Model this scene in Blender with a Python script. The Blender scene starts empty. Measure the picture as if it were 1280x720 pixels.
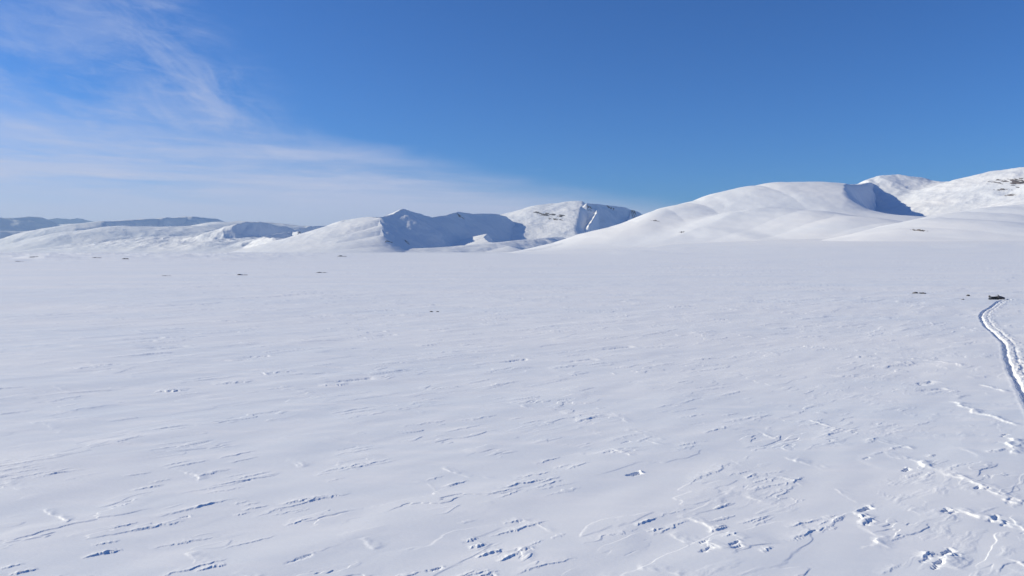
import bpy, bmesh, math, random
import numpy as np
from mathutils import Vector, Matrix

random.seed(7)
RNG = np.random.RandomState(11)
C = bpy.context.scene.collection
sc = bpy.context.scene
R = math.radians

# ------------------------------------------------------------------ camera
CAM_H = 8.0
FPX = 960.0                       # focal length in pixels of the 1280 px wide photograph
HOR = 315.0                       # row of the horizon
PITCH = math.atan((360.0 - HOR) / FPX)
cam_d = bpy.data.cameras.new("camera")
cam_d.lens = 27.0; cam_d.sensor_width = 36.0
cam_d.clip_start = 0.2; cam_d.clip_end = 200000.0
cam = bpy.data.objects.new("camera", cam_d); C.objects.link(cam)
cam.location = (0, 0, CAM_H)
cam.rotation_euler = (math.pi / 2 - PITCH, 0, 0)
sc.camera = cam

# ------------------------------------------------------------------ light and exposure
SUN_EL = 24.0
SUN_AZ = -80.0                    # degrees clockwise from +Y (the view direction): left and a little ahead
SKY_STR = 0.082
SUN_STR = 4.6
EXPOSURE = 0.12
HAZE = 1.8e-5
sc.view_settings.view_transform = 'Standard'
sc.view_settings.look = 'None'
sc.view_settings.gamma = 1.0
sc.view_settings.use_curve_mapping = False
sc.view_settings.exposure = EXPOSURE

sun_d = bpy.data.lights.new("sun", 'SUN')
sun_d.energy = SUN_STR; sun_d.angle = R(0.53); sun_d.color = (1.0, 0.912, 0.70)
sun = bpy.data.objects.new("sun", sun_d); C.objects.link(sun)
sdir = Vector((math.sin(R(SUN_AZ)) * math.cos(R(SUN_EL)), math.cos(R(SUN_AZ)) * math.cos(R(SUN_EL)), math.sin(R(SUN_EL))))
sun.rotation_euler = (-sdir).to_track_quat('-Z', 'Y').to_euler()
sun.location = (0, 0, 50)

W = bpy.data.worlds.new("World"); sc.world = W; W.use_nodes = True
nt = W.node_tree; N = nt.nodes; L = nt.links
for n in list(N): N.remove(n)
out = N.new('ShaderNodeOutputWorld'); bg = N.new('ShaderNodeBackground')
L.new(bg.outputs[0], out.inputs[0]); bg.inputs['Strength'].default_value = SKY_STR
sky = N.new('ShaderNodeTexSky'); sky.sky_type = 'NISHITA'; sky.sun_disc = False
sky.sun_elevation = R(SUN_EL); sky.sun_rotation = R(SUN_AZ)
sky.altitude = 900; sky.air_density = 1.0; sky.dust_density = 0.35; sky.ozone_density = 3.0

def mth(tree, op, a, b=None, c=None, clamp=False):
    n = tree.nodes.new('ShaderNodeMath'); n.operation = op; n.use_clamp = clamp
    for i, v in enumerate((a, b, c)):
        if v is None: continue
        if isinstance(v, (int, float)): n.inputs[i].default_value = v
        else: tree.links.new(v, n.inputs[i])
    return n.outputs[0]
def ramp(tree, v, a, b, lo=0.0, hi=1.0, smooth=True):
    n = tree.nodes.new('ShaderNodeMapRange'); n.interpolation_type = 'SMOOTHSTEP' if smooth else 'LINEAR'
    tree.links.new(v, n.inputs['Value'])
    n.inputs['From Min'].default_value = a; n.inputs['From Max'].default_value = b
    n.inputs['To Min'].default_value = lo; n.inputs['To Max'].default_value = hi
    return n.outputs['Result']
def comb(tree, x, y, z=0.0):
    n = tree.nodes.new('ShaderNodeCombineXYZ')
    for i, v in enumerate((x, y, z)):
        if isinstance(v, (int, float)): n.inputs[i].default_value = v
        else: tree.links.new(v, n.inputs[i])
    return n.outputs[0]
def noise(tree, vec, scale, detail=4, rough=0.5, dist=0.0):
    n = tree.nodes.new('ShaderNodeTexNoise'); n.inputs['Scale'].default_value = scale
    n.inputs['Detail'].default_value = detail; n.inputs['Roughness'].default_value = rough
    n.inputs['Distortion'].default_value = dist
    if vec is not None: tree.links.new(vec, n.inputs['Vector'])
    return n.outputs['Fac']
def fcurve(tree, v, pts):
    n = tree.nodes.new('ShaderNodeFloatCurve'); tree.links.new(v, n.inputs['Value'])
    cv = n.mapping.curves[0]
    cv.points[0].location = pts[0]; cv.points[1].location = pts[-1]
    for p in pts[1:-1]: cv.points.new(*p)
    n.mapping.update()
    return n.outputs['Value']
def mixc(tree, fac, a, b, mode='MIX'):
    n = tree.nodes.new('ShaderNodeMix'); n.data_type = 'RGBA'; n.blend_type = mode
    if isinstance(fac, (int, float)): n.inputs[0].default_value = fac
    else: tree.links.new(fac, n.inputs[0])
    for i, v in ((6, a), (7, b)):
        if isinstance(v, tuple): n.inputs[i].default_value = v
        else: tree.links.new(v, n.inputs[i])
    return n.outputs[2]

# thin cirrus high in the sky on the sunny side, laid out in azimuth and elevation (degrees)
tc = N.new('ShaderNodeTexCoord'); sp = N.new('ShaderNodeSeparateXYZ'); L.new(tc.outputs['Generated'], sp.inputs[0])
AZ = mth(nt, 'MULTIPLY', mth(nt, 'ARCTAN2', sp.outputs[0], sp.outputs[1]), 57.2958)
EL = mth(nt, 'MULTIPLY', mth(nt, 'ARCSINE', sp.outputs[2]), 57.2958)
def el_of(py): return math.degrees(math.atan((HOR - py) / FPX))
def az_of(px): return math.degrees(math.atan((px - 640) / FPX))
eln = ramp(nt, EL, 0, 40, 0, 1, smooth=False)
# right-hand edge of the cloud bank at each elevation, stored as (azimuth + 60) / 100
epts = [(0.0, 1150), (el_of(275) / 40, 1060), (el_of(245) / 40, 850), (el_of(215) / 40, 670), (el_of(188) / 40, 560), (el_of(165) / 40, 440),
        (el_of(135) / 40, 405), (el_of(100) / 40, 385), (el_of(55) / 40, 350), (el_of(10) / 40, 310), (1.0, 230)]
edge = fcurve(nt, eln, [(min(max(a, 0), 1), (az_of(b) + 60) / 100) for a, b in epts])
edge = mth(nt, 'SUBTRACT', mth(nt, 'MULTIPLY', edge, 100), 60)
wob = mth(nt, 'MULTIPLY', mth(nt, 'SUBTRACT', noise(nt, comb(nt, mth(nt, 'MULTIPLY', AZ, .10), mth(nt, 'MULTIPLY', EL, .32), 3.1), 1.0, 5, .6, .4), .5), 11)
wob2 = mth(nt, 'MULTIPLY', mth(nt, 'SUBTRACT', noise(nt, comb(nt, mth(nt, 'MULTIPLY', AZ, .09), mth(nt, 'MULTIPLY', EL, .4), 7.7), 1.0, 5, .6, .3), .5), 7)
d_edge = mth(nt, 'SUBTRACT', mth(nt, 'ADD', edge, wob), AZ)           # > 0 inside the bank
# how soft the edge is: crisp high up, very soft near the horizon
soft = ramp(nt, EL, 1, 10, 26, 8, smooth=False)
inside = mth(nt, 'DIVIDE', d_edge, soft, clamp=True)
inside = ramp(nt, inside, 0, 1)
# streak patterns, slightly slanted
sl = mth(nt, 'ADD', EL, mth(nt, 'MULTIPLY', AZ, .015))
st1 = noise(nt, comb(nt, mth(nt, 'MULTIPLY', AZ, .055), mth(nt, 'MULTIPLY', sl, .55), 1.0), 1.0, 7, .58, .25)
st2 = noise(nt, comb(nt, mth(nt, 'MULTIPLY', AZ, .16), mth(nt, 'MULTIPLY', sl, 1.7), 9.0), 1.0, 6, .6, .15)
# the feather strands slant down to the right higher up
fs = mth(nt, 'ADD', EL, mth(nt, 'MULTIPLY', AZ, .38))
st3 = noise(nt, comb(nt, mth(nt, 'MULTIPLY', mth(nt, 'SUBTRACT', AZ, mth(nt, 'MULTIPLY', EL, .4)), .14), mth(nt, 'MULTIPLY', fs, .27), 6.3), 1.0, 8, .60, .7)
low = ramp(nt, mth(nt, 'ADD', EL, wob2), el_of(135), el_of(228), 0, 1)                          # bank near the horizon
lowest = ramp(nt, EL, el_of(225), el_of(275), 0, 1)
bank = mth(nt, 'MULTIPLY', low, mth(nt, 'ADD', .36, mth(nt, 'MULTIPLY', ramp(nt, st1, .34, .62), .55)))
bank = mth(nt, 'ADD', bank, mth(nt, 'MULTIPLY', mth(nt, 'MULTIPLY', low, ramp(nt, st2, .46, .75)), .22))
bank = mth(nt, 'ADD', mth(nt, 'MULTIPLY', bank, mth(nt, 'SUBTRACT', 1.0, lowest)), mth(nt, "MULTIPLY", lowest, .92))
high = mth(nt, 'SUBTRACT', 1.0, low)
# feather core follows the edge closely
core = mth(nt, 'MULTIPLY', ramp(nt, d_edge, 0, 4.0), ramp(nt, d_edge, 16, 5.5))
core = mth(nt, 'MULTIPLY', core, ramp(nt, EL, 19, 13.5))
st4 = noise(nt, comb(nt, mth(nt, 'MULTIPLY', AZ, .30), mth(nt, 'MULTIPLY', mth(nt, 'ADD', EL, mth(nt, 'MULTIPLY', AZ, .12)), 1.1), 14.0), 1.0, 9, .68, .6)
veil = mth(nt, 'MULTIPLY', mth(nt, 'ADD', mth(nt, 'MULTIPLY', ramp(nt, st3, .30, .72), .26), mth(nt, 'MULTIPLY', ramp(nt, st4, .42, .70), .20)), ramp(nt, EL, 26, 8))
feather = mth(nt, 'ADD', mth(nt, 'MULTIPLY', mth(nt, 'MULTIPLY', core, ramp(nt, st3, .33, .62)), .30), veil)
feather = mth(nt, 'ADD', feather, mth(nt, 'MULTIPLY', ramp(nt, st2, .55, .8), .08))
dens = mth(nt, 'MULTIPLY', inside, mth(nt, 'ADD', bank, mth(nt, 'MULTIPLY', high, feather)), clamp=True)
# thin stray wisps outside the bank, low down
stray = mth(nt, 'MULTIPLY', mth(nt, 'MULTIPLY', ramp(nt, st2, .56, .76), .20), mth(nt, 'MULTIPLY', ramp(nt, EL, 8.5, 4.5), ramp(nt, AZ, 14, -2)))
dens = mth(nt, 'MAXIMUM', dens, stray)
dens = mth(nt, 'MULTIPLY', dens, ramp(nt, EL, -1, 0.2))
SKY_TINT = (0.36, 0.75, 1.32, 1)
skyc = mixc(nt, 1.0, sky.outputs[0], SKY_TINT, 'MULTIPLY')
CLOUD = (5.8, 6.5, 8.8, 1)
col = mixc(nt, dens, skyc, CLOUD)
L.new(col, bg.inputs['Color'])

# ------------------------------------------------------------------ numpy noise
_P = RNG.permutation(512).astype(np.int64)
_A = RNG.rand(1024) * 2 * np.pi
_GX, _GY = np.cos(_A), np.sin(_A)
def perlin(x, y, seed=0):
    xi = np.floor(x).astype(np.int64); yi = np.floor(y).astype(np.int64)
    xf = x - xi; yf = y - yi
    def g(ix, iy, fx, fy):
        h = _P[(ix + _P[(iy + seed * 37) & 511] + seed * 131) & 511] + ((ix * 7 + iy * 13) & 511)
        return _GX[h] * fx + _GY[h] * fy
    u = xf * xf * xf * (xf * (xf * 6 - 15) + 10); v = yf * yf * yf * (yf * (yf * 6 - 15) + 10)
    a = g(xi, yi, xf, yf); b = g(xi + 1, yi, xf - 1, yf)
    c = g(xi, yi + 1, xf, yf - 1); d = g(xi + 1, yi + 1, xf - 1, yf - 1)
    return ((a + (b - a) * u) * (1 - v) + (c + (d - c) * u) * v) * 1.5
def fbm(x, y, octs=4, seed=0, gain=.5, lac=2.03):
    s = 0; a = 1.0
    for i in range(octs):
        s = s + a * perlin(x, y, seed + i); x = x * lac + 11.3; y = y * lac - 7.7; a *= gain
    return s
def ridged(x, y, octs=4, seed=0, gain=.5):
    s = 0; a = 1.0
    for i in range(octs):
        s = s + a * (1 - 2 * np.abs(perlin(x, y, seed + i))); x = x * 2.03 + 5.3; y = y * 2.03 - 9.1; a *= gain
    return s
def sstep(x, a, b):
    t = np.clip((x - a) / (b - a), 0, 1); return t * t * (3 - 2 * t)

# ------------------------------------------------------------------ pixel -> place (used only to find where things stand)
cp, sp_ = math.cos(PITCH), math.sin(PITCH)
def ray(px, py):
    u = (px - 640) / FPX; v = (360 - py) / FPX
    return np.array([u, cp + v * sp_, -sp_ + v * cp])
def at_depth(px, py, D):
    d = ray(px, py); return d * (D / d[1]) + np.array([0, 0, CAM_H])
def on_ground(px, py):
    d = ray(px, py); return d * (-CAM_H / d[2]) + np.array([0, 0, CAM_H])

# ------------------------------------------------------------------ materials
def new_mat(name):
    m = bpy.data.materials.new(name); m.use_nodes = True
    t = m.node_tree; b = t.nodes['Principled BSDF']
    return m, t, b
def bump_on(t, b, h, strength, dist):
    n = t.nodes.new('ShaderNodeBump'); n.inputs['Strength'].default_value = strength; n.inputs['Distance'].default_value = dist
    t.links.new(h, n.inputs['Height']); t.links.new(n.outputs[0], b.inputs['Normal']); return n
def geo_pos(t):
    g = t.nodes.new('ShaderNodeNewGeometry'); return g.outputs['Position']
def scaled(t, v, s, rot=0.0):
    n = t.nodes.new('ShaderNodeMapping'); n.inputs['Scale'].default_value = s; n.inputs['Rotation'].default_value = (0, 0, rot)
    t.links.new(v, n.inputs['Vector']); return n.outputs[0]

WIND = R(40)
snow, t, b = new_mat("wind_packed_snow")
p = geo_pos(t)
# wind crust: slightly greyer, glazed areas against fresher drifted snow
big = noise(t, scaled(t, p, (.012, .05, .05), -WIND * .5), 1.0, 6, .6)
mid = noise(t, scaled(t, p, (.25, .9, .9), -WIND), 1.0, 6, .6)
c1 = mixc(t, ramp(t, big, .35, .65), (.815, .852, .89, 1), (.90, .903, .905, 1))
c2 = mixc(t, ramp(t, mid, .42, .75), c1, (.93, .93, .93, 1))
t.links.new(c2, b.inputs['Base Color'])
b.inputs['Roughness'].default_value = .62
b.inputs['Specular IOR Level'].default_value = .25
gr = noise(t, scaled(t, p, (6, 14, 14), -WIND), 1.0, 5, .62)
bump_on(t, b, gr, .30, .02)

hill_snow, t, b = new_mat("mountain_snow")
p = geo_pos(t)
big = noise(t, scaled(t, p, (.0012, .0012, .003)), 1.0, 7, .6)
c1 = mixc(t, ramp(t, big, .35, .65), (.835, .86, .89, 1), (.905, .905, .905, 1))
t.links.new(c1, b.inputs['Base Color'])
b.inputs['Roughness'].default_value = .7; b.inputs['Specular IOR Level'].default_value = .2
bh = noise(t, scaled(t, p, (.010, .010, .010)), 1.0, 8, .6)
bump_on(t, b, bh, .3, 5.0)

rock_m, t, b = new_mat("dark_rock")
p = geo_pos(t)
rn = noise(t, p, 3.0, 6, .65)
c1 = mixc(t, ramp(t, rn, .3, .7), (.035, .033, .034, 1), (.10, .092, .088, 1))
gg = t.nodes.new('ShaderNodeNewGeometry'); sx_ = t.nodes.new('ShaderNodeSeparateXYZ'); t.links.new(gg.outputs['Normal'], sx_.inputs[0])
top = mth(t, 'MULTIPLY', ramp(t, sx_.outputs[2], .55, .85), ramp(t, noise(t, p, .9, 4, .6), .42, .58))
c1 = mixc(t, top, c1, (.86, .87, .89, 1))
t.links.new(c1, b.inputs['Base Color']); b.inputs['Roughness'].default_value = .9
bump_on(t, b, rn, .6, .05)

cliff_m, t, b = new_mat("bare_cliff_rock")
p = geo_pos(t)
rn = noise(t, scaled(t, p, (.03, .03, .08)), 1.0, 6, .65)
c1 = mixc(t, ramp(t, rn, .3, .7), (.05, .045, .05, 1), (.15, .13, .13, 1))
t.links.new(c1, b.inputs['Base Color']); b.inputs['Roughness'].default_value = .95
bump_on(t, b, rn, .6, 6)

def flat_mat(name, colr, rough=.5, metal=0.0, dirt=.15):
    m, t, b = new_mat(name)
    tcn = t.nodes.new('ShaderNodeTexCoord')
    n = noise(t, tcn.outputs['Object'], 6.0, 5, .6)
    k = 1 - dirt
    c = mixc(t, ramp(t, n, .35, .7), tuple(v * k for v in colr) + (1,), colr + (1,))
    t.links.new(c, b.inputs['Base Color']); b.inputs['Roughness'].default_value = rough; b.inputs['Metallic'].default_value = metal
    return m
M_black = flat_mat("black_plastic", (.018, .018, .022), .45)
M_paint = flat_mat("dark_blue_paint", (.03, .035, .06), .3)
M_rubber = flat_mat("track_rubber", (.015, .015, .015), .85)
M_vinyl = flat_mat("seat_vinyl", (.02, .02, .02), .6)
M_metal = flat_mat("dull_steel", (.35, .35, .36), .4, .9)
M_glass = flat_mat("smoked_screen", (.03, .035, .04), .15)
M_frost = flat_mat("packed_snow_on_running_gear", (.8, .8, .82), .9)

# ------------------------------------------------------------------ mesh helpers
def grid_mesh(name, X, Y, Z, mat, mask=None, smooth=True):
    nr, nc = X.shape
    co = np.stack([X, Y, Z], -1).reshape(-1, 3).astype(np.float32)
    i = np.arange(nr * nc).reshape(nr, nc)
    q = np.stack([i[:-1, :-1], i[:-1, 1:], i[1:, 1:], i[1:, :-1]], -1).reshape(-1, 4)
    if mask is not None:
        mk = mask.reshape(-1)
        q = q[mk[q].any(1)]
        used = np.zeros(len(co), bool); used[q.reshape(-1)] = True
        rem = np.cumsum(used) - 1; co = co[used]; q = rem[q]
    me = bpy.data.meshes.new(name)
    me.vertices.add(len(co)); me.vertices.foreach_set('co', co.reshape(-1))
    me.loops.add(q.size); me.loops.foreach_set('vertex_index', q.reshape(-1).astype(np.int32))
    me.polygons.add(len(q)); me.polygons.foreach_set('loop_start', (np.arange(len(q)) * 4).astype(np.int32))
    me.polygons.foreach_set('loop_total', np.full(len(q), 4, np.int32))
    me.update(calc_edges=True); me.validate()
    if smooth: me.polygons.foreach_set('use_smooth', np.ones(len(me.polygons), bool))
    me.materials.append(mat)
    o = bpy.data.objects.new(name, me); C.objects.link(o)
    return o

# ------------------------------------------------------------------ snow field: real relief
wx, wy = math.cos(WIND), math.sin(WIND)
TRACK_PX = [(1262, 374.5), (1248, 377), (1238, 384), (1228, 390), (1225.5, 396), (1230, 405), (1238, 413), (1247, 421), (1254, 431), (1257, 445), (1261, 458), (1267, 472),
            (1275, 488), (1285, 507), (1303, 545), (1335, 600), (1390, 680), (1470, 800)]
TRACK = np.array([on_ground(*q)[:2] for q in TRACK_PX])
def catmull(P, n=14):
    out_ = []
    Q = np.vstack([2 * P[0] - P[1], P, 2 * P[-1] - P[-2]])
    for i in range(1, len(Q) - 2):
        for k in range(n):
            s = k / n
            out_.append(.5 * ((2 * Q[i]) + (-Q[i-1] + Q[i+1]) * s + (2*Q[i-1] - 5*Q[i] + 4*Q[i+1] - Q[i+2]) * s*s + (-Q[i-1] + 3*Q[i] - 3*Q[i+1] + Q[i+2]) * s**3))
    out_.append(Q[-2]); return np.array(out_)
TR = catmull(TRACK)

def seg_dist(x, y, P):
    """nearest distance to a polyline, the side (+1 = left of travel), and the running length there"""
    best = np.full(x.shape, 1e18); side = np.zeros(x.shape); run = np.zeros(x.shape); acc = 0.0
    for a, c in zip(P[:-1], P[1:]):
        e = c - a; l = math.hypot(*e)
        if l < 1e-9: continue
        tt = np.clip(((x - a[0]) * e[0] + (y - a[1]) * e[1]) / l**2, 0, 1)
        dx = x - a[0] - tt * e[0]; dy = y - a[1] - tt * e[1]
        d = dx * dx + dy * dy
        m = d < best
        best = np.where(m, d, best); s = np.sign(e[0] * dy - e[1] * dx)
        side = np.where(m, s, side); run = np.where(m, acc + tt * l, run); acc += l
    return np.sqrt(best), side, run

def apron(x, y):
    r = np.hypot(x, y); tx = x / np.maximum(r, 1.0)
    return 42 * (np.clip(r - 150, 0, 5000) / 2850) ** 1.9 * sstep(tx, -.04, .44) * sstep(y, 0, 300)
def base_field(x, y):
    r = np.hypot(x, y)
    a = x * wx + y * wy; c = -x * wy + y * wx
    h = .10 * fbm(x / 38, y / 30, 3, 1) * sstep(r, 5, 60)
    h = h + .05 * fbm(a / 11, c / 4.2, 3, 5) * (1 - sstep(r, 150, 400))
    h = h + .55 * fbm(x / 210, y / 160, 3, 9) * sstep(r, 130, 800)
    h = h + 5.0 * fbm(x / 1500, y / 1100, 3, 13) * sstep(r, 1200, 4000)
    # the plain lifts very gently towards the right-hand fells, and breaks into low moraine far out on the left
    tx = x / np.maximum(r, 1.0)
    h = h + apron(x, y)
    h = h + 9.0 * np.maximum(0, fbm(x / 420, y / 520, 4, 18)) * sstep(r, 700, 2600) * sstep(tx, -.15, .05) * sstep(y, 0, 300) * (1 - sstep(r, 4500, 7000))
    h = h + 4.2 * np.maximum(0, ridged(x / 150, y / 110, 4, 17) - .1) * sstep(r, 450, 1300) * (1 - sstep(r, 3500, 6000)) * (1 - sstep(tx, -.42, -.12)) * sstep(y, 0, 300)
    return h
def field(x, y):
    r = np.hypot(x, y)
    a = x * wx + y * wy; c = -x * wy + y * wx
    h = base_field(x, y)
    near = 1 - sstep(r, 70, 170)
    # patchy fine sastrugi: sharp little edges eroded by the wind
    patch = sstep(fbm(x / 7.5, y / 6, 3, 21), .12, .75)
    wa = a + .35 * perlin(x / 1.3, y / 1.3, 3); wc = c + .16 * perlin(x / .9, y / .9, 4)
    rn = perlin(wa / 2.2, wc / .42, 25)
    h = h + near * patch * .008 * np.clip(rn, -.2, .6)
    # thin crust plates left standing by the wind: long joined edges, a few centimetres high
    k1 = fbm((a + .8 * perlin(x / 3, y / 3, 34)) / 4.6, (c + .35 * perlin(x / 1.7, y / 1.7, 35)) / 1.25, 4, 31, .52)
    k2 = fbm(a / 11, c / 3.6, 4, 36, .5)
    dr = r * r * .38 / 7680                 # spacing of the sheet's rows out here: edges are never sharper than that
    on = sstep(fbm(x / 5.5, y / 5, 3, 38), .12, .55)
    mid_ = 1 - sstep(r, 110, 260)
    h = h + mid_ * on * (.020 + .02 * sstep(r, 40, 120)) * sstep(k1 + .12 * fbm(a / .8, c / .45, 3, 33) * (1 - sstep(r, 35, 70)), .16, .22 + .45 * dr)
    h = h + mid_ * (.012 + .04 * sstep(r, 40, 140)) * sstep(k2 + .10 * fbm(a / 1.6, c / .7, 3, 37) * (1 - sstep(r, 35, 80)), .18, .23 + .22 * dr) * sstep(fbm(x / 16, y / 14, 3, 39), .05, .4)
    rr = perlin(wa / 2.0, wc / .5, 31)
    h = h + near * .013 * sstep(rr, .44, .54) * sstep(patch, .05, .5) * (1 - sstep(rr, .36, .9))
    # coarser lumps, rougher towards the right
    rough = sstep(x / np.maximum(r, 1) + .12 * fbm(x / 9, y / 9, 2, 40), .05, .5) * sstep(fbm(x / 5, y / 4, 3, 41), .0, .5)
    h = h + near * rough * .022 * np.maximum(0, fbm(wa / 1.6, wc / .5, 4, 43) - .05)
    # far: broader, lower ribs only
    far = sstep(r, 60, 160) * (1 - sstep(r, 500, 1100))
    h = h + far * .085 * sstep(fbm(a / 38, c / 8, 3, 51), .14, .24) * sstep(fbm(x / 60, y / 60, 2, 53), -.2, .4)
    return h

# rows (ranges) and columns (bearings) of one polar sheet centred under the lens
rows_py = np.arange(742, HOR + 1.2, -0.38)
r_near = np.array([0.0, 2, 5, 8, 11, 13, 14.5, 15.5, 16.3, 17.0])
depth = CAM_H * FPX / (rows_py - HOR)
depth = np.array([CAM_H / math.tan(math.atan((q - 360) / FPX) + PITCH) for q in rows_py])
depth = depth[depth > 17.1]
r_far = np.geomspace(depth[-1] * 1.05, 44000, 60)
rr_ = np.concatenate([r_near, depth, r_far])
half = math.degrees(math.atan(640 / FPX)) + 3.0
fine = np.arange(-half, half + 1e-6, math.degrees(0.62 / FPX))
coarse_r = half + np.cumsum(np.concatenate([np.linspace(.1, 3, 20), np.full(60, 3.0)]))
coarse_r = coarse_r[coarse_r < 180 - 1]
cols = np.concatenate([-coarse_r[::-1], fine, coarse_r, [360 - coarse_r[-1]]])
th = np.radians(cols)
RR, TH = np.meshgrid(rr_, th, indexing='ij')
GX = RR * np.sin(TH); GY = RR * np.cos(TH)
GZ = field(GX, GY)

# single wind-cut ledges and hollows
fine_az = th
rlist = rr_
def stamp(cx, cy, ln, wd, A, ang, kind, seed):
    r0 = math.hypot(cx, cy); ext = ln + wd * 2.5
    if r0 < ext: return
    i0, i1 = np.searchsorted(rlist, [r0 - ext, r0 + ext]); az0 = math.atan2(cx, cy); da = ext / r0
    j0, j1 = np.searchsorted(fine_az, [az0 - da, az0 + da])
    if i1 - i0 < 2 or j1 - j0 < 2: return
    X = GX[i0:i1, j0:j1] - cx; Y = GY[i0:i1, j0:j1] - cy
    ca, sa = math.cos(ang), math.sin(ang)
    a = X * ca + Y * sa; c = -X * sa + Y * ca
    c = c + wd * .55 * perlin(a / (ln * .42) + seed * 3.1, c / (wd * 2.2) + seed, seed % 50)
    c = c + .34 * wd * fbm(a / (ln * .37) + seed, c / (wd * 1.5), 4, seed % 31, .6)
    sc_ = max(.035, wd * .10, 1.3 * r0 * r0 * .38 / 7680)
    e = np.clip(1 - (a / ln) ** 2, 0, 1)
    if kind == 0:      # raised ledge: gentle on the far side, steep on the near side
        hh = A * e * sstep(c, -sc_, sc_) * np.exp(-np.maximum(c, 0) / (wd * .9)) 
    elif kind == 1:    # scooped hollow under a ledge, with a bright inner wall on its lee end
        m = sstep(-c, -sc_, sc_) * np.exp(-np.maximum(-c, 0) ** 2 / (wd * wd)) 
        e2 = sstep(a, -ln, -ln * .3) * (1 - sstep(a, ln * .75, ln))
        hh = -A * m * e2 + .35 * A * np.exp(-((a - ln) ** 2 + c * c) / (wd * wd * .5))
    else:              # rounded lump of drift with a broken edge
        q = (a / ln) ** 2 + (c / wd) ** 2
        hh = A * np.clip(1 - q, 0, 1) ** .6 * (1 + .5 * perlin(a * 5 + seed, c * 5, seed % 23))
    GZ[i0:i1, j0:j1] += hh

def P2(px, py): q = on_ground(px, py); return q[0], q[1]
rs = random.Random(5)
# features that can be told apart in the photograph: (px, py, length px, kind, height, count)
KEY = [(808, 655, 36, 0, .10, 2), (598, 684, 26, 0, .13, 1), (613, 693, 38, 0, .13, 1), (636, 699, 34, 0, .13, 1), (590, 676, 22, 0, .08, 1), (655, 690, 22, 1, .06, 1), (655, 606, 60, 0, .08, 3), (792, 592, 26, 1, .24, 1), (790, 592, 22, 1, .20, 1),
       (690, 605, 40, 0, .07, 2), (572, 605, 44, 0, .06, 3), (940, 595, 30, 0, .10, 1), (900, 664, 34, 0, .10, 3), (915, 683, 28, 1, .09, 2), (960, 690, 24, 0, .08, 1),
       (880, 690, 30, 1, .08, 2), (1078, 637, 24, 1, .20, 1), (1082, 655, 26, 1, .12, 2), (1131, 587, 16, 1, .24, 1), (1165, 570, 20, 0, .12, 1), (1220, 611, 20, 1, .14, 2), (1240, 650, 34, 1, .12, 2),
       (1180, 640, 22, 1, .12, 2), (1158, 694, 26, 0, .12, 2), (1172, 702, 26, 1, .12, 2), (1255, 545, 14, 1, .14, 2), (1250, 565, 26, 0, .12, 3), (1000, 515, 40, 0, .07, 2),
       (1020, 530, 30, 0, .08, 4), (1045, 538, 30, 0, .09, 4), (1090, 550, 30, 0, .10, 2), (1120, 560, 34, 0, .08, 2), (665, 527, 30, 0, .08, 3), (570, 483, 24, 0, .06, 3), (235, 580, 44, 0, .09, 2), (212, 534, 36, 0, .09, 2),
       (185, 608, 34, 0, .07, 3), (150, 632, 24, 0, .06, 2), (155, 658, 34, 0, .07, 2), (125, 693, 44, 0, .10, 3), (90, 522, 40, 0, .07, 3), (130, 462, 92, 0, .09, 2), (320, 592, 34, 0, .06, 3),
       (320, 635, 30, 0, .06, 4), (360, 640, 40, 0, .04, 2), (345, 470, 26, 0, .10, 2), (355, 455, 40, 0, .05, 3), (220, 487, 44, 0, .06, 2), (225, 453, 26, 0, .06, 2), (35, 488, 34, 0, .05, 2), (30, 716, 34, 0, .08, 2),
       (260, 712, 30, 0, .08, 2), (830, 508, 30, 0, .06, 2), (860, 560, 40, 0, .05, 2), (950, 610, 30, 0, .04, 1), (545, 367, 20, 0, .10, 2), (410, 378, 30, 0, .08, 2), (70, 592, 30, 0, .05, 2), (30, 590, 40, 0, .05, 3),
       (420, 600, 30, 0, .04, 2), (760, 565, 24, 1, .06, 2), (1030, 655, 26, 0, .06, 3), (820, 425, 30, 0, .05, 2), (905, 480, 26, 0, .05, 2), (940, 422, 40, 0, .06, 2), (1180, 455, 60, 0, .09, 2), (1140, 448, 40, 0, .06, 1),
       (1210, 510, 50, 0, .07, 2), (1200, 505, 40, 0, .08, 1), (1180, 690, 30, 1, .1, 2)]
for px, py, lp, kd, A, n in KEY:
    for k in range(n):
        qx = px + (0 if k == 0 else rs.uniform(-.7, .7) * lp); qy = py + (0 if k == 0 else rs.uniform(-.28, .28) * min(lp, 40) * (py - 315) / 300)
        x, y = P2(qx, qy); m = y / FPX
        if kd == 2: A_ = A * .6
        else: A_ = A * .62
        ang = WIND + rs.uniform(-.12, .12)
        if kd == 0 and (px > 1090 and py < 520): ang = -WIND * .55
        ln = lp * m * .62 * rs.uniform(.75, 1.1) * (1 if k == 0 else .7)
        stamp(x, y, ln, max(.10, ln * (.18 if kd == 0 else .28)) if kd != 2 else ln * .6, A_ * rs.uniform(.75, 1.1) * (1 if k == 0 else .7), ang, kd, rs.randrange(1, 900))
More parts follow.
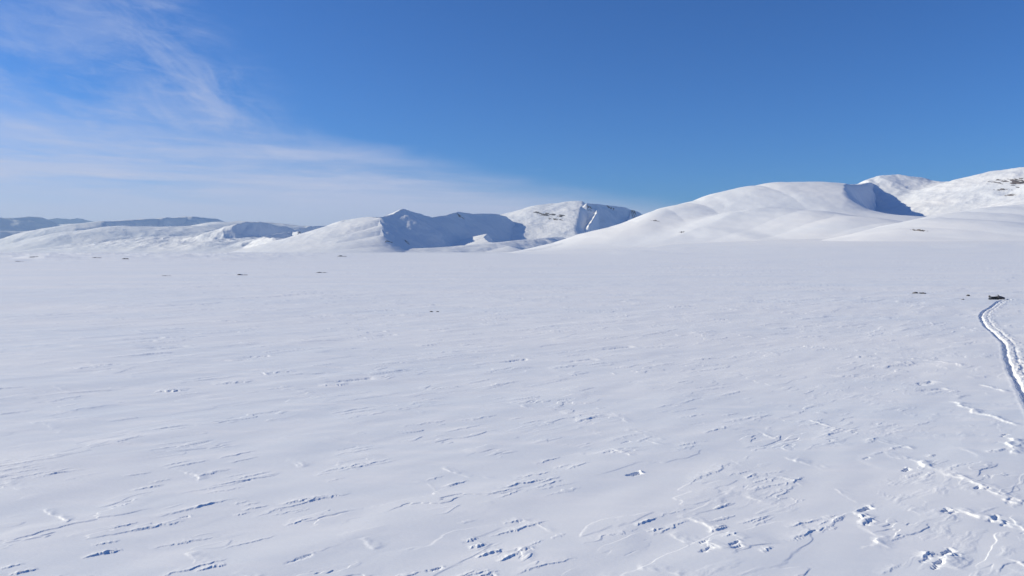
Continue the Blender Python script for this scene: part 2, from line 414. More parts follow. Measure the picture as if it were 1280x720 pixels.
# narrow snow drifts whose left side catches the sun, low right of the photo
def drift(pts, A, w, seed, steep=.35):
    """a crest line: steep on its sunny left, long and soft on its right"""
    Pw = catmull(np.array([P2(*q) for q in pts]), 8)
    rmin = np.hypot(Pw[:, 0], Pw[:, 1]).min() - 5 * w; rmax = np.hypot(Pw[:, 0], Pw[:, 1]).max() + 5 * w
    azs = np.arctan2(Pw[:, 0], Pw[:, 1]); da = 5 * w / rmin
    i0, i1 = np.searchsorted(rlist, [rmin, rmax]); j0, j1 = np.searchsorted(fine_az, [azs.min() - da, azs.max() + da])
    X = GX[i0:i1, j0:j1]; Y = GY[i0:i1, j0:j1]
    d, side, run = seg_dist(X, Y, Pw)
    c = d * side + .9 * w * perlin(run / .8 + seed, run * 0 + .5, seed) + .3 * w * perlin(X / .22, Y / .22, seed + 2)
    tot = np.sqrt((np.diff(Pw, axis=0) ** 2).sum(1)).sum()
    e = sstep(run, 0, tot * .15) * (1 - sstep(run, tot * .8, tot)) * (.55 + .6 * np.clip(perlin(run / 1.1 + seed, run * 0 + 7.5, seed + 4) + .5, 0, 1.2))
    hh = np.where(c < 0, np.exp(-(c / (w * steep)) ** 2), np.exp(-(c / (w * 1.6)) ** 2))
    br = sstep(perlin(X / .9 + seed, Y / .9, seed + 6) + .35 * perlin(X / .25, Y / .3, seed + 8), -.35, .35)
    GZ[i0:i1, j0:j1] += .62 * A * e * (.25 + .75 * br) * hh * np.exp(-np.maximum(0, d - 3 * w) ** 2 / (w * w))
DR = [([(1128, 568), (1150, 580), (1185, 594), (1225, 610), (1262, 626), (1300, 640)], .13, .26), ([(1072, 640), (1076, 652), (1090, 665), (1104, 672), (1088, 684), (1078, 692)], .11, .2),
      ([(1040, 610), (1060, 622), (1075, 630)], .05, .16), ([(1178, 500), (1200, 505), (1218, 516), (1245, 524), (1285, 536)], .11, .24), ([(1192, 636), (1215, 645), (1240, 651), (1290, 668)], .10, .22),
      ([(842, 648), (870, 652), (892, 660), (886, 672)], .07, .2), ([(880, 680), (900, 686), (918, 690)], .08, .2), ([(1085, 548), (1110, 555), (1145, 562)], .08, .18),
      ([(990, 514), (1010, 516), (1036, 517)], .07, .18), ([(1118, 446), (1150, 449), (1185, 454), (1212, 461)], .10, .26), ([(550, 583), (580, 594), (620, 600)], .035, .16), ([(650, 685), (658, 695), (655, 705)], .06, .16),
      ([(1180, 690), (1186, 698), (1176, 708)], .10, .2), ([(1258, 548), (1266, 560), (1262, 572)], .12, .22), ([(945, 536), (975, 552), (985, 566)], .04, .18), ([(760, 560), (775, 566), (790, 572)], .03, .16),
      ([(900, 417), (935, 420), (965, 424)], .07, .2), ([(1010, 524), (1040, 534), (1060, 541)], .06, .16), ([(1220, 480), (1240, 484), (1262, 492)], .08, .2), ([(235, 690), (246, 698), (242, 708)], .05, .16)]
for n_, (pts, A, w) in enumerate(DR): drift(pts, A, w, 100 + n_ * 3)
for k in range(70):        # the same, anonymous and small, mostly on the right
    px = 640 + 700 * (rs.random() ** .8) * (1 if rs.random() < .72 else -1); py = 360 + 360 * rs.random() ** .8
    if px < -20 or px > 1330: continue
    lp = rs.uniform(14, 46) * (py - 300) / 260
    pts = [(px, py), (px + lp * .5, py + lp * rs.uniform(.02, .22)), (px + lp, py + lp * rs.uniform(.15, .45))]
    drift(pts, rs.uniform(.015, .05), rs.uniform(.1, .3), 200 + k)
# the scattered rest, in clusters
for k in range(250):
    d0 = 17 * math.exp(rs.random() * math.log(240 / 17)); az0 = R(rs.uniform(-38, 38))
    cxk, cyk = d0 * math.sin(az0), d0 * math.cos(az0)
    far = min(1, d0 / 120)
    right = max(0, math.sin(az0) + .2)
    big_ = (.35 + 1.5 * far) * (1 + .3 * rs.random())
    for q in range(rs.choice((1, 1, 2, 3, 4))):
        x = cxk + rs.gauss(0, 1.1 * big_); y = cyk + rs.gauss(0, .9 * big_)
        ln = rs.uniform(.4, 1.5) * big_ * (1 + .5 * (rs.random() < .2))
        kd = 0 if rs.random() > .12 + .45 * right * (1 - far) else rs.choice((1, 2))
        A = (rs.uniform(.010, .036) + .05 * far * rs.random())
        if kd: ln *= .45
        if kd == 2: A *= .6
        stamp(x, y, ln, max(.09, ln * rs.uniform(.12, .24)), A, WIND + rs.uniform(-.18, .18), kd, rs.randrange(1, 900))

# longer, bolder ledges in the middle distance
for k in range(150):
    d0 = rs.uniform(48, 210); az0 = R(rs.uniform(-38, 38))
    cxk, cyk = d0 * math.sin(az0), d0 * math.cos(az0)
    for q in range(rs.choice((1, 1, 2, 3))):
        ln = rs.uniform(.8, 2.6) * (.6 + d0 / 150)
        stamp(cxk + rs.gauss(0, 2.0), cyk + rs.gauss(0, 2.6), ln, rs.uniform(.25, .6), rs.uniform(.05, .12) * (.5 + d0 / 160), rs.uniform(.15, .75), 0 if rs.random() < .8 else 1, rs.randrange(1, 900))

# the vehicle's track pressed into the crust, with the broken snow thrown up beside it
msk = (RR > 18) & (RR < 160) & (TH > R(22)) & (TH < R(48))
ii, jj = np.where(msk); i0, i1, j0, j1 = ii.min(), ii.max() + 1, jj.min(), jj.max() + 1
X = GX[i0:i1, j0:j1]; Y = GY[i0:i1, j0:j1]
d, side, run = seg_dist(X, Y, TR)
s = d * side * 1.38 - .10                                               # metres, + on the left hand of someone following the track towards the lens
s = s + .10 * perlin(run / 2.2, run * 0 + 3.3, 61) + .05 * perlin(X / .5, Y / .5, 62)
fade = sstep(Y, 10, 14)
def groove(s, c, w, dep): return -dep * (1 - sstep(np.abs(s - c), w * .55, w))
GZt = groove(s, 0.0, .27, .15) * (.75 + .5 * np.clip(perlin(run / 1.5, run * 0 + 9.1, 68) + .5, 0, 1)) + groove(s, .95, .16, .035)
GZt = GZt + .048 * np.exp(-((s - .52) / .22) ** 2) * np.clip(.2 + 1.3 * fbm(X / .5, Y / .9, 3, 63), 0, 1.3)
GZt = GZt + .065 * np.exp(-((s - 1.30) / .45) ** 2) * np.clip(.1 + 1.4 * fbm(X / .6, Y / 1.1, 3, 64), 0, 1.3)
GZt = GZt + .012 * np.exp(-((s + .5) / .12) ** 2) * (1 + perlin(X / .4, Y / .4, 65))
trk_rough = np.exp(-((s - .9) / .8) ** 2) * .09 * np.maximum(0, fbm(X / .35, Y / .35, 3, 66))
GZ[i0:i1, j0:j1] += (GZt + trk_rough) * fade

fieldo = grid_mesh("snow_field", GX, GY, GZ, snow)
fieldo['kind'] = 'structure'
def ground_z(x, y):
    r = math.hypot(x, y); a = math.atan2(x, y)
    i = np.clip(np.searchsorted(rr_, r), 1, len(rr_) - 1); j = np.clip(np.searchsorted(th, a), 1, len(th) - 1)
    fr = (r - rr_[i-1]) / (rr_[i] - rr_[i-1]); ft = (a - th[j-1]) / (th[j] - th[j-1])
    return float((GZ[i-1, j-1] * (1-fr) + GZ[i, j-1] * fr) * (1-ft) + (GZ[i-1, j] * (1-fr) + GZ[i, j] * fr) * ft)
def stand_on(px, py):
    """where the line of sight first meets the snow"""
    d = ray(px, py)
    for D in np.geomspace(30, 4000, 900):
        if CAM_H + d[2] / d[1] * D <= ground_z(d[0] / d[1] * D, D): return d[0] / d[1] * D, D
    q = on_ground(px, py); return q[0], q[1]
del GX, GY, X, Y

# ------------------------------------------------------------------ mountains: ridge lines with slopes on either side
def ridge_h(x, y, pts, wl, wr, a_=1.0, b_=1.6, warp=0.0, ws=400.0, seed=0, taper=.6):
    """pts = (px, py, depth) along the crest; wl / wr = how far the slope runs out on the left / right of travel (m)"""
    P3 = np.array([at_depth(*q) for q in pts]); zmax = P3[:, 2].max()
    if warp:
        wx_ = warp * fbm(x / ws, y / ws, 4, seed); wy_ = warp * fbm(x / ws + 40, y / ws + 9, 4, seed + 3)
        x = x + wx_; y = y + wy_
    best = np.full(x.shape, -1.0); 
    bestd = np.full(x.shape, 1e18); bz = np.zeros(x.shape); bs = np.zeros(x.shape)
    for p, q in zip(P3[:-1], P3[1:]):
        e = q[:2] - p[:2]; l = math.hypot(*e)
        tt = np.clip(((x - p[0]) * e[0] + (y - p[1]) * e[1]) / l**2, 0, 1)
        dx = x - p[0] - tt * e[0]; dy = y - p[1] - tt * e[1]
        dd = np.sqrt(dx * dx + dy * dy); sg = (e[0] * dy - e[1] * dx) / (l * np.maximum(dd, 1e-6))
        zc = p[2] + (q[2] - p[2]) * tt
        w = (wr + (wl - wr) * (.5 + .5 * sg)) * np.clip(zc / zmax, .02, 1) ** taper
        hgt = (p[2] + (q[2] - p[2]) * tt) * np.clip(1 - np.clip(dd / w, 0, 1) ** a_, 0, 1) ** b_
        best = np.maximum(best, hgt)
    return best
def smax(a, b, k):
    m = np.maximum(a, b); d = np.abs(a - b); return m + np.maximum(0, k - d) ** 2 / (4 * k)

MOUNT = {}
def mountain(name, px0, px1, D0, D1, nc, nr, hfun, sink=4.0, grow=1.0, blend=0):
    us = (np.linspace(px0, px1, nc) - 640) / FPX
    ys = np.linspace(0, 1, nr) ** grow * (D1 - D0) + D0
    Yg, Ug = np.meshgrid(ys, us, indexing='ij'); Xg = Ug * Yg
    Z = hfun(Xg, Yg)
    ed = np.minimum(np.minimum((Ug - us[0]) / (us[-1] - us[0]), (us[-1] - Ug) / (us[-1] - us[0])) * 14, np.minimum((Yg - D0) / (D1 - D0), (D1 - Yg) / (D1 - D0)) * 16)
    if blend:
        A_ = apron(Xg, Yg); Z = np.maximum(Z, 0) * sstep(ed, 0, 1); Z = Z + A_ * np.exp(-Z / 165) - sink
    else:
        Z = Z * sstep(ed, 0, 1) - sink
    o = grid_mesh(name, Xg, Yg, Z, hill_snow); o['kind'] = 'structure'
    MOUNT[o.name] = (us, ys, Z)
    return o
def mz(key, x, y):
    us, ys, Z = MOUNT[key]; u = x / y
    fi = (y - ys[0]) / (ys[-1] - ys[0]) * (len(ys) - 1) ; fj = (u - us[0]) / (us[-1] - us[0]) * (len(us) - 1)
    i = np.clip(np.floor(fi).astype(int), 0, len(ys) - 2); j = np.clip(np.floor(fj).astype(int), 0, len(us) - 2)
    fi = np.clip(fi - i, 0, 1); fj = np.clip(fj - j, 0, 1)
    return (Z[i, j] * (1 - fi) + Z[i+1, j] * fi) * (1 - fj) + (Z[i, j+1] * (1 - fi) + Z[i+1, j+1] * fi) * fj
def hit(key, px, py):
    us, ys, Z = MOUNT[key]; d = ray(px, py)
    D = np.linspace(ys[0], ys[-1], 6000); x = d[0] / d[1] * D; z = CAM_H + d[2] / d[1] * D
    g = mz(key, x, D); k = np.argmax(g > z)
    return x[k], D[k]

def signed(x, y, pts):
    """signed plan distance from a line of (px, depth): + on the right of travel"""
    P = np.array([((a - 640) / FPX * D, D) for a, D in pts])
    d, side, run = seg_dist(x, y, P)
    return d * side
# far-left plateau hills, 20 km and more away
def h_far_left(x, y):
    h = ridge_h(x, y, [(-260, 270, 17000), (-140, 268, 18500), (-60, 270, 20000), (10, 272, 21500), (42, 272, 22500), (64, 279, 23500)], 3800, 2100, 1.2, 1.3, 160, 1800, 3, .4)
    h = smax(h, ridge_h(x, y, [(0, 290, 18000), (60, 291, 18800), (105, 297, 19800)], 2200, 900, 1.2, 1.2, 90, 1200, 5, .4), 30)
    h = smax(h, ridge_h(x, y, [(48, 276.5, 26000), (72, 273.5, 27000), (95, 273.5, 28500), (125, 278, 30000)], 3000, 900, 1.3, 1.2, 90, 1500, 4, .4), 20)
    h = smax(h, ridge_h(x, y, [(80, 281, 25500), (200, 282, 25500), (330, 280, 25500), (420, 285, 25500)], 4200, 4200, 1.5, 1.3, 200, 2400, 7, .4), 50)
    return h + np.clip(h / 250, 0, 1) * 26 * ridged(x / 1300, y / 1300, 4, 70)
mountain("mountain", -420, 620, 12500, 33500, 1300, 460, h_far_left)
# the mesa with its dark wind-scoured brow
def h_mesa(x, y):
    h = ridge_h(x, y, [(132, 277.5, 16800), (165, 275.5, 17700), (205, 272.5, 18800), (240, 271, 19800), (268, 273.8, 20800)], 3200, 560, 1.6, .9, 60, 900, 12, .4)
    h = smax(h, ridge_h(x, y, [(98, 300, 14400), (114, 288, 14700), (150, 283, 15000), (190, 284, 15300), (250, 283, 16000), (275, 277.5, 17800), (305, 277, 18500), (342, 279, 19300), (372, 290, 18500)], 2100, 3000, 1.6, 1.4, 130, 1500, 14, .5), 22)
    return h + np.clip(h / 250, 0, 1) * 13 * ridged(x / 800, y / 800, 5, 75)
mountain("mountain.001", -160, 600, 10500, 25500, 1100, 480, h_mesa)
# low broken hills with blue gullies left of the peaked massif
def h_low(x, y):
    h = ridge_h(x, y, [(296, 280, 11600), (320, 278, 11900), (345, 282, 12200), (366, 287, 12500)], 1300, 420, 1.1, 1.1, 60, 500, 20, .4)
    h = smax(h, ridge_h(x, y, [(326, 299, 10800), (338, 298, 10200), (356, 303, 9500), (385, 311.5, 8800)], 1300, 380, 1.1, 1.0, 45, 500, 24, .4), 8)
    h = smax(h, ridge_h(x, y, [(330, 296, 10900), (365, 291, 11400), (388, 295, 10900), (412, 303, 10200), (436, 311, 9500)], 1000, 300, 1.1, 1.1, 45, 500, 27, .4), 8)
    h = smax(h, ridge_h(x, y, [(366, 288, 13800), (384, 285.5, 14000), (398, 283, 14200), (410, 284, 14500)], 1000, 500, 1.1, 1.2, 50, 500, 22, .4), 12)
    h = smax(h, ridge_h(x, y, [(130, 304, 12500), (200, 298, 12400), (260, 296, 12200), (310, 297, 11800)], 1900, 1900, 1.6, 1.4, 100, 900, 26), 16)
    g = np.clip(h / 150, 0, 1)
    return h + g * 20 * ridged(x / 480, y / 480, 5, 80)
mountain("mountain.002", -60, 620, 7400, 16800, 1000, 460, h_low)

# peaked massif: the crest runs away to the right, its steep shaded face turned front right
def h_peaks(x, y):
    crest = [(404, 284, 9800), (430, 275, 9700), (456, 271, 9700), (476, 271, 9800), (492, 267, 10000), (506, 260.5, 10200), (521, 266, 10500), (540, 271.5, 10900), (556, 269, 11200),
             (573, 264.5, 11500), (590, 267, 11800), (614, 266.5, 12200), (632, 270.5, 12500), (646, 280, 12700), (655, 292, 12800)]
    h = ridge_h(x, y, crest, 1500, 820, 1.0, 1.0, 35, 420, 30, .3)
    h = smax(h, ridge_h(x, y, [(458, 271, 9700), (474, 272, 9500), (478, 282, 9100), (480, 294, 8700), (478, 306, 8300)], 330, 1700, 1.1, 1.1, 30, 500, 33, .3), 10)
    h = smax(h, ridge_h(x, y, [(608, 292, 10600), (604, 297, 10200), (612, 302, 9800), (640, 308, 9300)], 150, 900, 1.2, 1.1, 20, 400, 35, .3), 6)
    h = smax(h, ridge_h(x, y, [(500, 311, 8500), (560, 308.5, 9000), (620, 303, 9600), (680, 297, 10600), (700, 296, 11500)], 1300, 620, 1.4, 1.2, 60, 500, 37, .4), 8)
    g = np.clip(h / 250, 0, 1)
    return h + g * 3.5 * ridged(x / 300, y / 300, 5, 84)
mountain("mountain.003", 200, 900, 7200, 14800, 1200, 560, h_peaks)

# bright whaleback behind it, its right end cut by shaded gullies
def h_whale(x, y):
    h = ridge_h(x, y, [(600, 292, 13600), (622, 277, 13700), (640, 269, 13800), (662, 261.5, 13900), (690, 254.5, 14000), (716, 251.5, 14000), (728, 252.5, 13900)], 2600, 3300, 1.35, 1.2, 60, 800, 40, .4)
    sd = signed(x, y, [(726, 17000), (731, 14600), (729, 13500), (722, 12400), (716, 11000)])
    h = h * (1 - .75 * sstep(sd, -40, 420))
    h = smax(h, ridge_h(x, y, [(734, 254, 13300), (748, 255.5, 13600), (768, 257, 14000), (787, 261, 14400), (803, 268, 14700), (826, 284, 15000)], 1400, 950, 1.0, 1.0, 40, 350, 42, .3), 14)
    for k, (a, b, D, c) in enumerate([(748, 256, 13600, 742), (789, 262, 14400, 786)]):
        h = smax(h, ridge_h(x, y, [(a, b, D), (a - 2, b + 10, D - 600), (c - 6, b + 26, D - 1500)], 260, 700, 1.0, 1.1, 12, 260, 44 + k), 6)
    g = np.clip(h / 300, 0, 1)
    return h + g * 6 * ridged(x / 330, y / 330, 5, 88)
mountain("mountain.004", 400, 960, 10000, 18000, 1000, 560, h_whale)

# big smooth white dome, its right flank falling steeply into a blue cirque
def h_dome(x, y):
    h = ridge_h(x, y, [(660, 311, 4300), (700, 303, 4500), (745, 291.5, 4700), (785, 277, 4850), (825, 260.5, 5000), (855, 254.5, 5100), (882, 253, 5200), (908, 243, 5300), (940, 233.5, 5400), (975, 228.5, 5500), (1010, 228, 5500), (1036, 230, 5500), (1054, 231.5, 5700), (1070, 231.5, 6200), (1082, 229, 6800), (1090, 228, 7200)],
                2300, 2800, 1.6, 2.4, 30, 900, 50, .8)
    h = smax(h, ridge_h(x, y, [(960, 262, 4500), (1010, 268, 4300), (1060, 276, 4000), (1110, 287, 3700), (1150, 298, 3400)], 900, 1100, 1.5, 1.4, 30, 600, 57), 30)
    # the long left shoulder runs down to the plain in three steps
    lx = np.array([(q - 640) / FPX * 4900 for q in (560, 640, 690, 725, 760, 785, 807, 830, 856, 884, 912, 945, 1000)])
    lz = np.array([(HOR - q) / FPX * 4900 + 8 for q in (320, 313, 305, 294, 287, 279, 269, 259, 253, 246, 228, 205, 120)])
    lim = np.interp(x, lx, lz) + 6 * fbm(x / 260, y / 260, 3, 59)
    h = -smax(-h, -lim, 50)
    sd = signed(x, y, [(1100, 8200), (1088, 7100), (1077, 6500), (1064, 5950), (1055, 5500), (1053, 5000), (1056, 4500), (1062, 4000), (1070, 3400)])
    sd = sd + 18 * fbm(x / 200, y / 200, 3, 58)
    deep = sstep(y, 4250, 4700)
    h = h * (1 - deep * ((.62 + .13 * sstep(y, 4500, 5300)) * sstep(sd / (250 + 250 * (1 - sstep(y, 4400, 5000))), -.03, 1)))
    sd = signed(x, y, [(870, 4150), (893, 4050), (912, 3920), (932, 3740), (950, 3520), (972, 3250)])
    h = h - 17 * sstep(sd, -20, 130) * np.exp(-np.maximum(sd, 0) / 650) * sstep(y, 3150, 3800) * (1 - sstep(y, 3850, 4250))
    return h + np.clip(h / 250, 0, 1) * 4.0 * fbm(x / 330, y / 330, 5, 90)
mountain("mountain.005", 330, 1420, 1900, 8600, 1500, 600, h_dome, sink=1.5, blend=1)

# fell behind the cirque
def h_back(x, y):
    h = ridge_h(x, y, [(1060, 231, 7000), (1084, 224, 7050), (1100, 220, 7100), (1126, 219, 7150), (1150, 223, 7250), (1185, 229.5, 7300), (1230, 230, 7500)], 2200, 1900, 1.1, 1.2, 35, 500, 60)
    # its left end drops into the cirque in a ribbed, sunlit flank
    sd = signed(x, y, [(1010, 9000), (1030, 7200), (1050, 6500), (1064, 5900), (1078, 5300), (1095, 4800)]) + 26 * ridged(x / 160, y / 160, 3, 61)
    h = h * (.40 + .60 * sstep(sd, -130, 380))
    return h
# ... and its continuation to the right, out of the picture
def h_right(x, y):
    h = ridge_h(x, y, [(1150, 233, 7100), (1186, 229, 7000), (1215, 223, 6750), (1248, 213, 6500), (1280, 209.5, 6300), (1340, 203, 6100), (1440, 205, 5200), (1560, 230, 5200)], 1900, 2700, 1.25, 1.6, 45, 600, 65)
    h = smax(h, h_back(x, y), 75)
    g = np.clip(h / 250, 0, 1)
    return h + g * 7 * ridged(x / 300, y / 300, 5, 94)
mountain("mountain.006", 760, 1960, 2900, 9800, 1500, 560, h_right, sink=5, blend=1)
def h_fore(x, y):
    h = ridge_h(x, y, [(1136, 303, 2900), (1149, 292, 3080), (1168, 281, 3250), (1200, 272.5, 3450), (1240, 265, 3600), (1290, 259.5, 3700), (1400, 250, 3800), (1560, 262, 3800)], 620, 1600, 1.6, 1.8, 45, 700, 67, .45)
    return h + np.clip(h / 120, 0, 1) * 2.0 * fbm(x / 200, y / 200, 5, 96)
mountain("mountain.007", 850, 1960, 1500, 5400, 1300, 460, h_fore, sink=3, blend=1)

# ------------------------------------------------------------------ bare rock breaking through the snow of the slopes
def outcrop(key, px, py, wpx, hpx, seed, label, cover=.5, slant=0.0, A=9.0, group=None):
    x0, y0 = hit(key, px, py)
    m = y0 / FPX
    # slope run of the footprint: where the upper and lower edge of the patch meet the slope
    xa, ya = hit(key, px, py - hpx / 2); xb, yb = hit(key, px, py + hpx / 2)
    half_y = max(abs(ya - yb) / 2, 12.0); half_y = min(half_y, 500); half_x = wpx * m / 2
    n1, n2 = 90, 60
    u = np.linspace(-1.15, 1.15, n1); v = np.linspace(-1.2, 1.2, n2)
    V, U = np.meshgrid(v, u, indexing='ij')
    X = x0 + U * half_x; Y = y0 + V * half_y + U * slant * half_y
    g = mz(key, X, Y)
    q = np.sqrt(U ** 2 + V ** 2)
    n = fbm(U * 2.6 + seed * 7.7, V * 1.6 + seed * 3.1, 4, seed) 
    s_ = n + cover - q * .9
    Z = g + A * np.clip(s_, -.6, .9) + .15 * A * fbm(U * 12, V * 12, 2, seed + 5) * (s_ > 0)
    o = grid_mesh("rock_outcrop", X, Y, Z, cliff_m, mask=(s_ > -.25), smooth=False)
    o['label'] = label; o['category'] = 'rock outcrop'; o['group'] = group or 'bare rock showing on the snowy slopes'
    return o
W4 = "mountain.004"
outcrop(W4, 683, 268, 40, 5, 3, "long dark rock band across the sunny face of the bright whaleback mountain", .55, -1.5, 12)
outcrop(W4, 694, 274, 18, 3, 5, "short dark rock streak just below the long band on the whaleback mountain", .45, -1.4, 10)
outcrop(W4, 737, 260, 10, 6, 8, "small dark rock patch near the crest at the whaleback's first shaded gully", .35, 0, 9)
outcrop(W4, 762, 259, 12, 4, 9, "dark rock under the crest above the pale streak on the whaleback's shaded end", .45, .3, 9)
outcrop(W4, 790, 263, 8, 3, 10, "small rock tip on the right end of the whaleback mountain's crest", .45, .3, 9)
outcrop("mountain.003", 574, 269, 16, 5, 12, "dark rock on the second, rounder summit of the blue shaded massif", .35, 0, 9)
outcrop("mountain.003", 486, 302, 10, 3, 14, "little dark rock below the left end of the massif's blue face", .45, .4, 6)
outcrop("mountain.003", 508, 302, 10, 3, 15, "little dark rock below the middle of the massif's blue face", .45, -.4, 6)
R7 = "mountain.006"
outcrop(R7, 1272, 228, 28, 16, 16, "largest dark rock patch at the right edge, high on the right-hand fell", .55, -.3, 11)
outcrop(R7, 1253, 237, 12, 5, 17, "dark rock strip left of the largest patch on the right-hand fell", .45, -.5, 6)
outcrop(R7, 1263, 244, 9, 4, 18, "small lowest rock patch on the right-hand fell", .45, -.5, 6)
outcrop("mountain.007", 1148, 288, 8, 4, 19, "small dark rock in the crease where the low front fell begins", .45, -.3, 5)
outcrop("mountain.005", 818, 276, 12, 4, 21, "faint brown rock streak high on the left shoulder of the white dome", .15, -1, 3)
outcrop("mountain.005", 852, 290, 6, 2, 22, "small dark stone patch low on the left slope of the white dome", .5, 0, 2.5)
outcrop("mountain.002", 401, 313, 10, 2.4, 23, "dark rock at the foot of the low broken hills, left of the massif", .5, 0, 4)
outcrop("mountain.002", 375, 290, 11, 2, 24, "dark scree band on the crest of the low broken hills", .25, .5, 3)

# ------------------------------------------------------------------ stones in the plain
def stone(px, py, wpx, hpx, seed, label, group='dark stones poking out of the snow plain', lumps=2):
    x0, y0 = stand_on(px, py); m = y0 / FPX
    w, h = wpx * m, hpx * m
    rr = random.Random(seed)
    bm = bmesh.new()
    for k in range(lumps):
        res = bmesh.ops.create_icosphere(bm, subdivisions=3, radius=1.0)
        ox = 0 if lumps == 1 else (k / (lumps - 1) - .5) * w * .62
        sx = w * (.5 if lumps == 1 else .5 / lumps * 1.7) * rr.uniform(.8, 1.05); sz = h * rr.uniform(.7, 1.05) * (1 if k == 0 else .75); sy = sx * rr.uniform(.6, .9)
        for v in res['verts']:
            c = v.co.copy()
            f = 1 + .30 * float(perlin(np.array(c.x * 1.3 + seed + k), np.array(c.y * 1.3 + c.z * 1.7), seed)) + .12 * float(perlin(np.array(c.x * 4 + seed), np.array(c.z * 4 + c.y * 3), seed + 1))
            c *= f
            # flattened facets like split stone
            c.z = min(c.z, .95 - .35 * abs(c.x - .2))
            v.co = Vector((ox + c.x * sx, c.y * sy, c.z * sz - h * .12))
    me = bpy.data.meshes.new("rock"); bm.to_mesh(me); bm.free(); me.materials.append(rock_m)
    o = bpy.data.objects.new("rock", me); C.objects.link(o)
    o.location = (x0, y0, ground_z(x0, y0)); o.rotation_euler.z = rr.uniform(-.3, .3)
    o['label'] = label; o['category'] = 'rock'; o['group'] = group
    return o
stone(1149, 367, 15, 3.0, 3, "wide flat dark rock on the snow plain, left of the parked snowmobile", lumps=3)
stone(1210, 370, 4.5, 2.6, 5, "small dark stone close to the left of the parked snowmobile", lumps=1)
stone(1203, 374.5, 5, 1.1, 6, "faint low stone just below the small stone left of the snowmobile", lumps=1)
stone(157, 324, 7, 2.2, 7, "blackest stone far out at the left, below the distant blue hills", lumps=2)
stone(303, 344, 9, 1.9, 8, "dark slanting stone on the left of the far plain, below the low broken hills", lumps=2)
stone(402, 341, 10, 1.6, 9, "flat dark stone out on the plain, below the foot of the low hills", lumps=2)
stone(539, 390, 4.5, 1.8, 10, "left, larger one of two little stones side by side in mid plain", lumps=1)
stone(547, 390, 4, 1.4, 11, "right, smaller one of two little stones side by side in mid plain", lumps=1)
stone(428, 320.6, 9, 2.0, 12, "dark stone farthest out at the foot of the peaked massif", lumps=2)
stone(24, 327, 8, 1.2, 13, "low dark stone at the left edge below the distant blue hill", lumps=2)
stone(44, 321.5, 8, 1.3, 15, "thin dark stone among the far hummocks, left end of the plain", lumps=2)
stone(121, 322.5, 9, 1.3, 16, "slim stone among the far hummocks, just left of the blackest stone", lumps=2)
stone(208, 345, 8, 1.0, 14, "thin low stone between the blackest stone and the dark slanting one", lumps=2)

# ------------------------------------------------------------------ snowmobile parked at the end of its track
def thing(name, label, cat, loc, rz, group=None):
    o = bpy.data.objects.new(name, None); C.objects.link(o); o.location = loc; o.rotation_euler = (0, 0, rz)
    o['label'] = label; o['category'] = cat
    if group: o['group'] = group
    return o
def part(name, bm, mat, parent, smooth=True, bevel=0.0):
    if bevel:
        bmesh.ops.bevel(bm, geom=bm.edges[:], offset=bevel, segments=2, affect='EDGES', profile=.6)
    me = bpy.data.meshes.new(name); bm.to_mesh(me); bm.free()
    if smooth: me.polygons.foreach_set('use_smooth', np.ones(len(me.polygons), bool))
    me.materials.append(mat); o = bpy.data.objects.new(name, me); C.objects.link(o); o.parent = parent
    return o
def loft(sections, cap=True):
    """sections: list of rings (lists of 3-D points, same count)"""
    bm = bmesh.new(); rings = [[bm.verts.new(p) for p in r] for r in sections]
    n = len(rings[0])
    for a, b in zip(rings[:-1], rings[1:]):
        for i in range(n): bm.faces.new((a[i], a[(i+1) % n], b[(i+1) % n], b[i]))
    if cap: bm.faces.new(rings[0][::-1]); bm.faces.new(rings[-1])
    bmesh.ops.recalc_face_normals(bm, faces=bm.faces[:]); return bm
def ring(x, zc, hw, hh, n=16, p=2.6, y=0.0):
    r = []
    for k in range(n):
        a = 2 * math.pi * k / n; c, s_ = math.cos(a), math.sin(a)
        r.append((x, y + hw * math.copysign(abs(c) ** (2 / p), c), zc + hh * math.copysign(abs(s_) ** (2 / p), s_)))
    return r
def tube(pts, rad, n=8):
    pts = [Vector(q) for q in pts]; secs = []
    for i, q in enumerate(pts):
        d_ = (pts[min(i+1, len(pts)-1)] - pts[max(i-1, 0)]).normalized()
        a = d_.orthogonal().normalized()
        if secs: a = (pa - d_ * pa.dot(d_)).normalized()
        pa = a; b_ = d_.cross(a)
        secs.append([tuple(q + rad * (math.cos(2*math.pi*k/n) * a + math.sin(2*math.pi*k/n) * b_)) for k in range(n)])
    return loft(secs)
def extrude_profile(pr, y0, y1):
    return loft([[(x, y0, z) for x, z in pr], [(x, y1, z) for x, z in pr]])

q = on_ground(1247, 374.6)
sm = thing("snowmobile", "small dark snowmobile with a short windscreen parked at the end of its snow track", "snowmobile", (q[0], q[1], ground_z(q[0], q[1]) - .10), R(-3))
# nose points along +X
part("tunnel", extrude_profile([(-1.35, .34), (-1.35, .42), (-.2, .46), (.15, .46), (.15, .24), (-.2, .30)], -.19, .19), M_black, sm, False, .012)
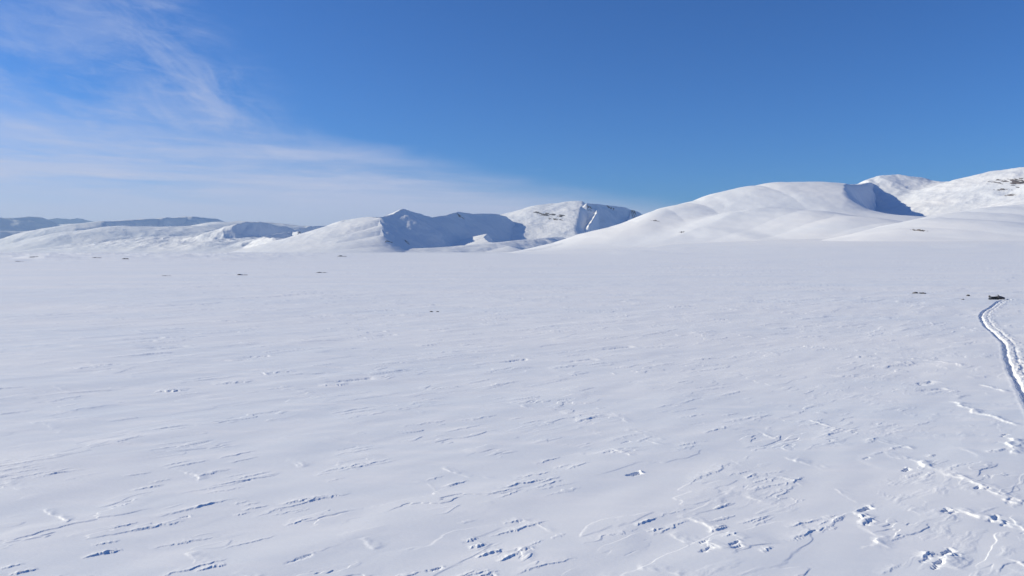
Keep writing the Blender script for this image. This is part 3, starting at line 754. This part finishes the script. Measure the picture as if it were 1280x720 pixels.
# drive track loop with lugs
loop = []
for k in range(40):
    a = 2 * math.pi * k / 40
    x = -.62 + .66 * max(-1, min(1, 1.25 * math.cos(a))); z = .17 + .14 * math.sin(a)
    loop.append((x + .07 * math.cos(a), z))
part("drive_track", extrude_profile(loop, -.17, .17), M_rubber, sm, False)
for lx in (-1.0, -.62, -.25):
    part("idler_wheel", loft([[(lx + .085 * math.cos(2*math.pi*k/18), y, .17 + .085 * math.sin(2*math.pi*k/18)) for k in range(18)] for y in (-.185, .185)]), M_metal, sm, False, .006)
part("seat", loft([ring(-1.15, .50, .10, .035), ring(-1.05, .53, .14, .07), ring(-.7, .53, .15, .075), ring(-.35, .54, .15, .09), ring(.0, .58, .13, .10), ring(.10, .58, .08, .06)]), M_vinyl, sm)
part("hood", loft([ring(-.05, .45, .18, .14), ring(.15, .50, .30, .20), ring(.45, .50, .36, .20), ring(.80, .44, .34, .16), ring(1.08, .37, .24, .11), ring(1.22, .33, .10, .06)]), M_paint, sm)
part("belly_pan", loft([ring(.0, .27, .20, .07), ring(.5, .25, .30, .09), ring(1.0, .29, .24, .07), ring(1.2, .32, .10, .03)]), M_black, sm)
part("windscreen", loft([[(.22, -.20, .66), (.22, .20, .66), (.24, .20, .67), (.24, -.20, .67)], [(.10, -.17, .80), (.10, .17, .80), (.12, .17, .81), (.12, -.17, .81)], [(-.01, -.11, .92), (-.01, .11, .92), (.01, .11, .93), (.01, -.11, .93)]]), M_glass, sm, False)
hb = part("handlebar", tube([(-.10, -.36, .80), (-.04, -.20, .83), (.02, 0, .80), (-.04, .20, .83), (-.10, .36, .80)], .017), M_metal, sm)
for s_ in (-1, 1):
    part("grip", tube([(-.12, s_ * .38, .795), (-.075, s_ * .27, .815)], .026), M_black, hb)
part("steering_post", tube([(.16, 0, .55), (.02, 0, .80)], .025), M_metal, sm)
part("headlight", loft([ring(1.00, .46, .13, .035), ring(1.05, .45, .12, .03)]), M_metal, sm)
for s_ in (-1, 1):
    part("ski", loft([[(x, s_ * .46 - w, z), (x, s_ * .46 + w, z), (x, s_ * .46 + w, z + .02), (x, s_ * .46 - w, z + .02)] for x, z, w in
                      ((.30, .07, .05), (.5, .045, .07), (.95, .04, .075), (1.18, .07, .07), (1.34, .16, .055), (1.42, .26, .03))]), M_black, sm, False)
    part("suspension_arm", tube([(.62, s_ * .20, .30), (.74, s_ * .46, .17), (.74, s_ * .46, .07)], .02), M_metal, sm)
    part("footrest", loft([[(x, s_ * .24 - .06, z), (x, s_ * .24 + .06, z), (x, s_ * .24 + .06, z + .02), (x, s_ * .24 - .06, z + .02)] for x, z in ((-1.1, .31), (-.2, .28), (.12, .31))]), M_black, sm, False)
rk = part("cargo_rack", tube([(-.95, -.17, .46), (-1.42, -.17, .50), (-1.44, 0, .50), (-1.42, .17, .50), (-.95, .17, .46)], .014), M_metal, sm)
part("backrest", loft([ring(-1.40, .63, .17, .15), ring(-1.34, .64, .18, .16), ring(-1.25, .62, .17, .14)]), M_vinyl, sm)
part("snow_flap", extrude_profile([(-1.36, .40), (-1.44, .14), (-1.42, .13), (-1.34, .39)], -.18, .18), M_black, sm, False)

# ------------------------------------------------------------------ clear cold air: thin even haze
bm = bmesh.new(); bmesh.ops.create_cube(bm, size=1.0)
for v in bm.verts: v.co = Vector((v.co.x * 92000, v.co.y * 92000, -40 + (v.co.z + .5) * 1240))
me = bpy.data.meshes.new("haze"); bm.to_mesh(me); bm.free()
hm = bpy.data.materials.new("haze_air"); hm.use_nodes = True; t = hm.node_tree
for n in list(t.nodes): t.nodes.remove(n)
mo = t.nodes.new('ShaderNodeOutputMaterial'); pv = t.nodes.new('ShaderNodeVolumePrincipled')
pv.inputs['Color'].default_value = (.60, .81, 1.0, 1); pv.inputs['Density'].default_value = HAZE; pv.inputs['Anisotropy'].default_value = .2
t.links.new(pv.outputs[0], mo.inputs['Volume']); me.materials.append(hm)
hz = bpy.data.objects.new("haze", me); C.objects.link(hz); hz['kind'] = 'stuff'
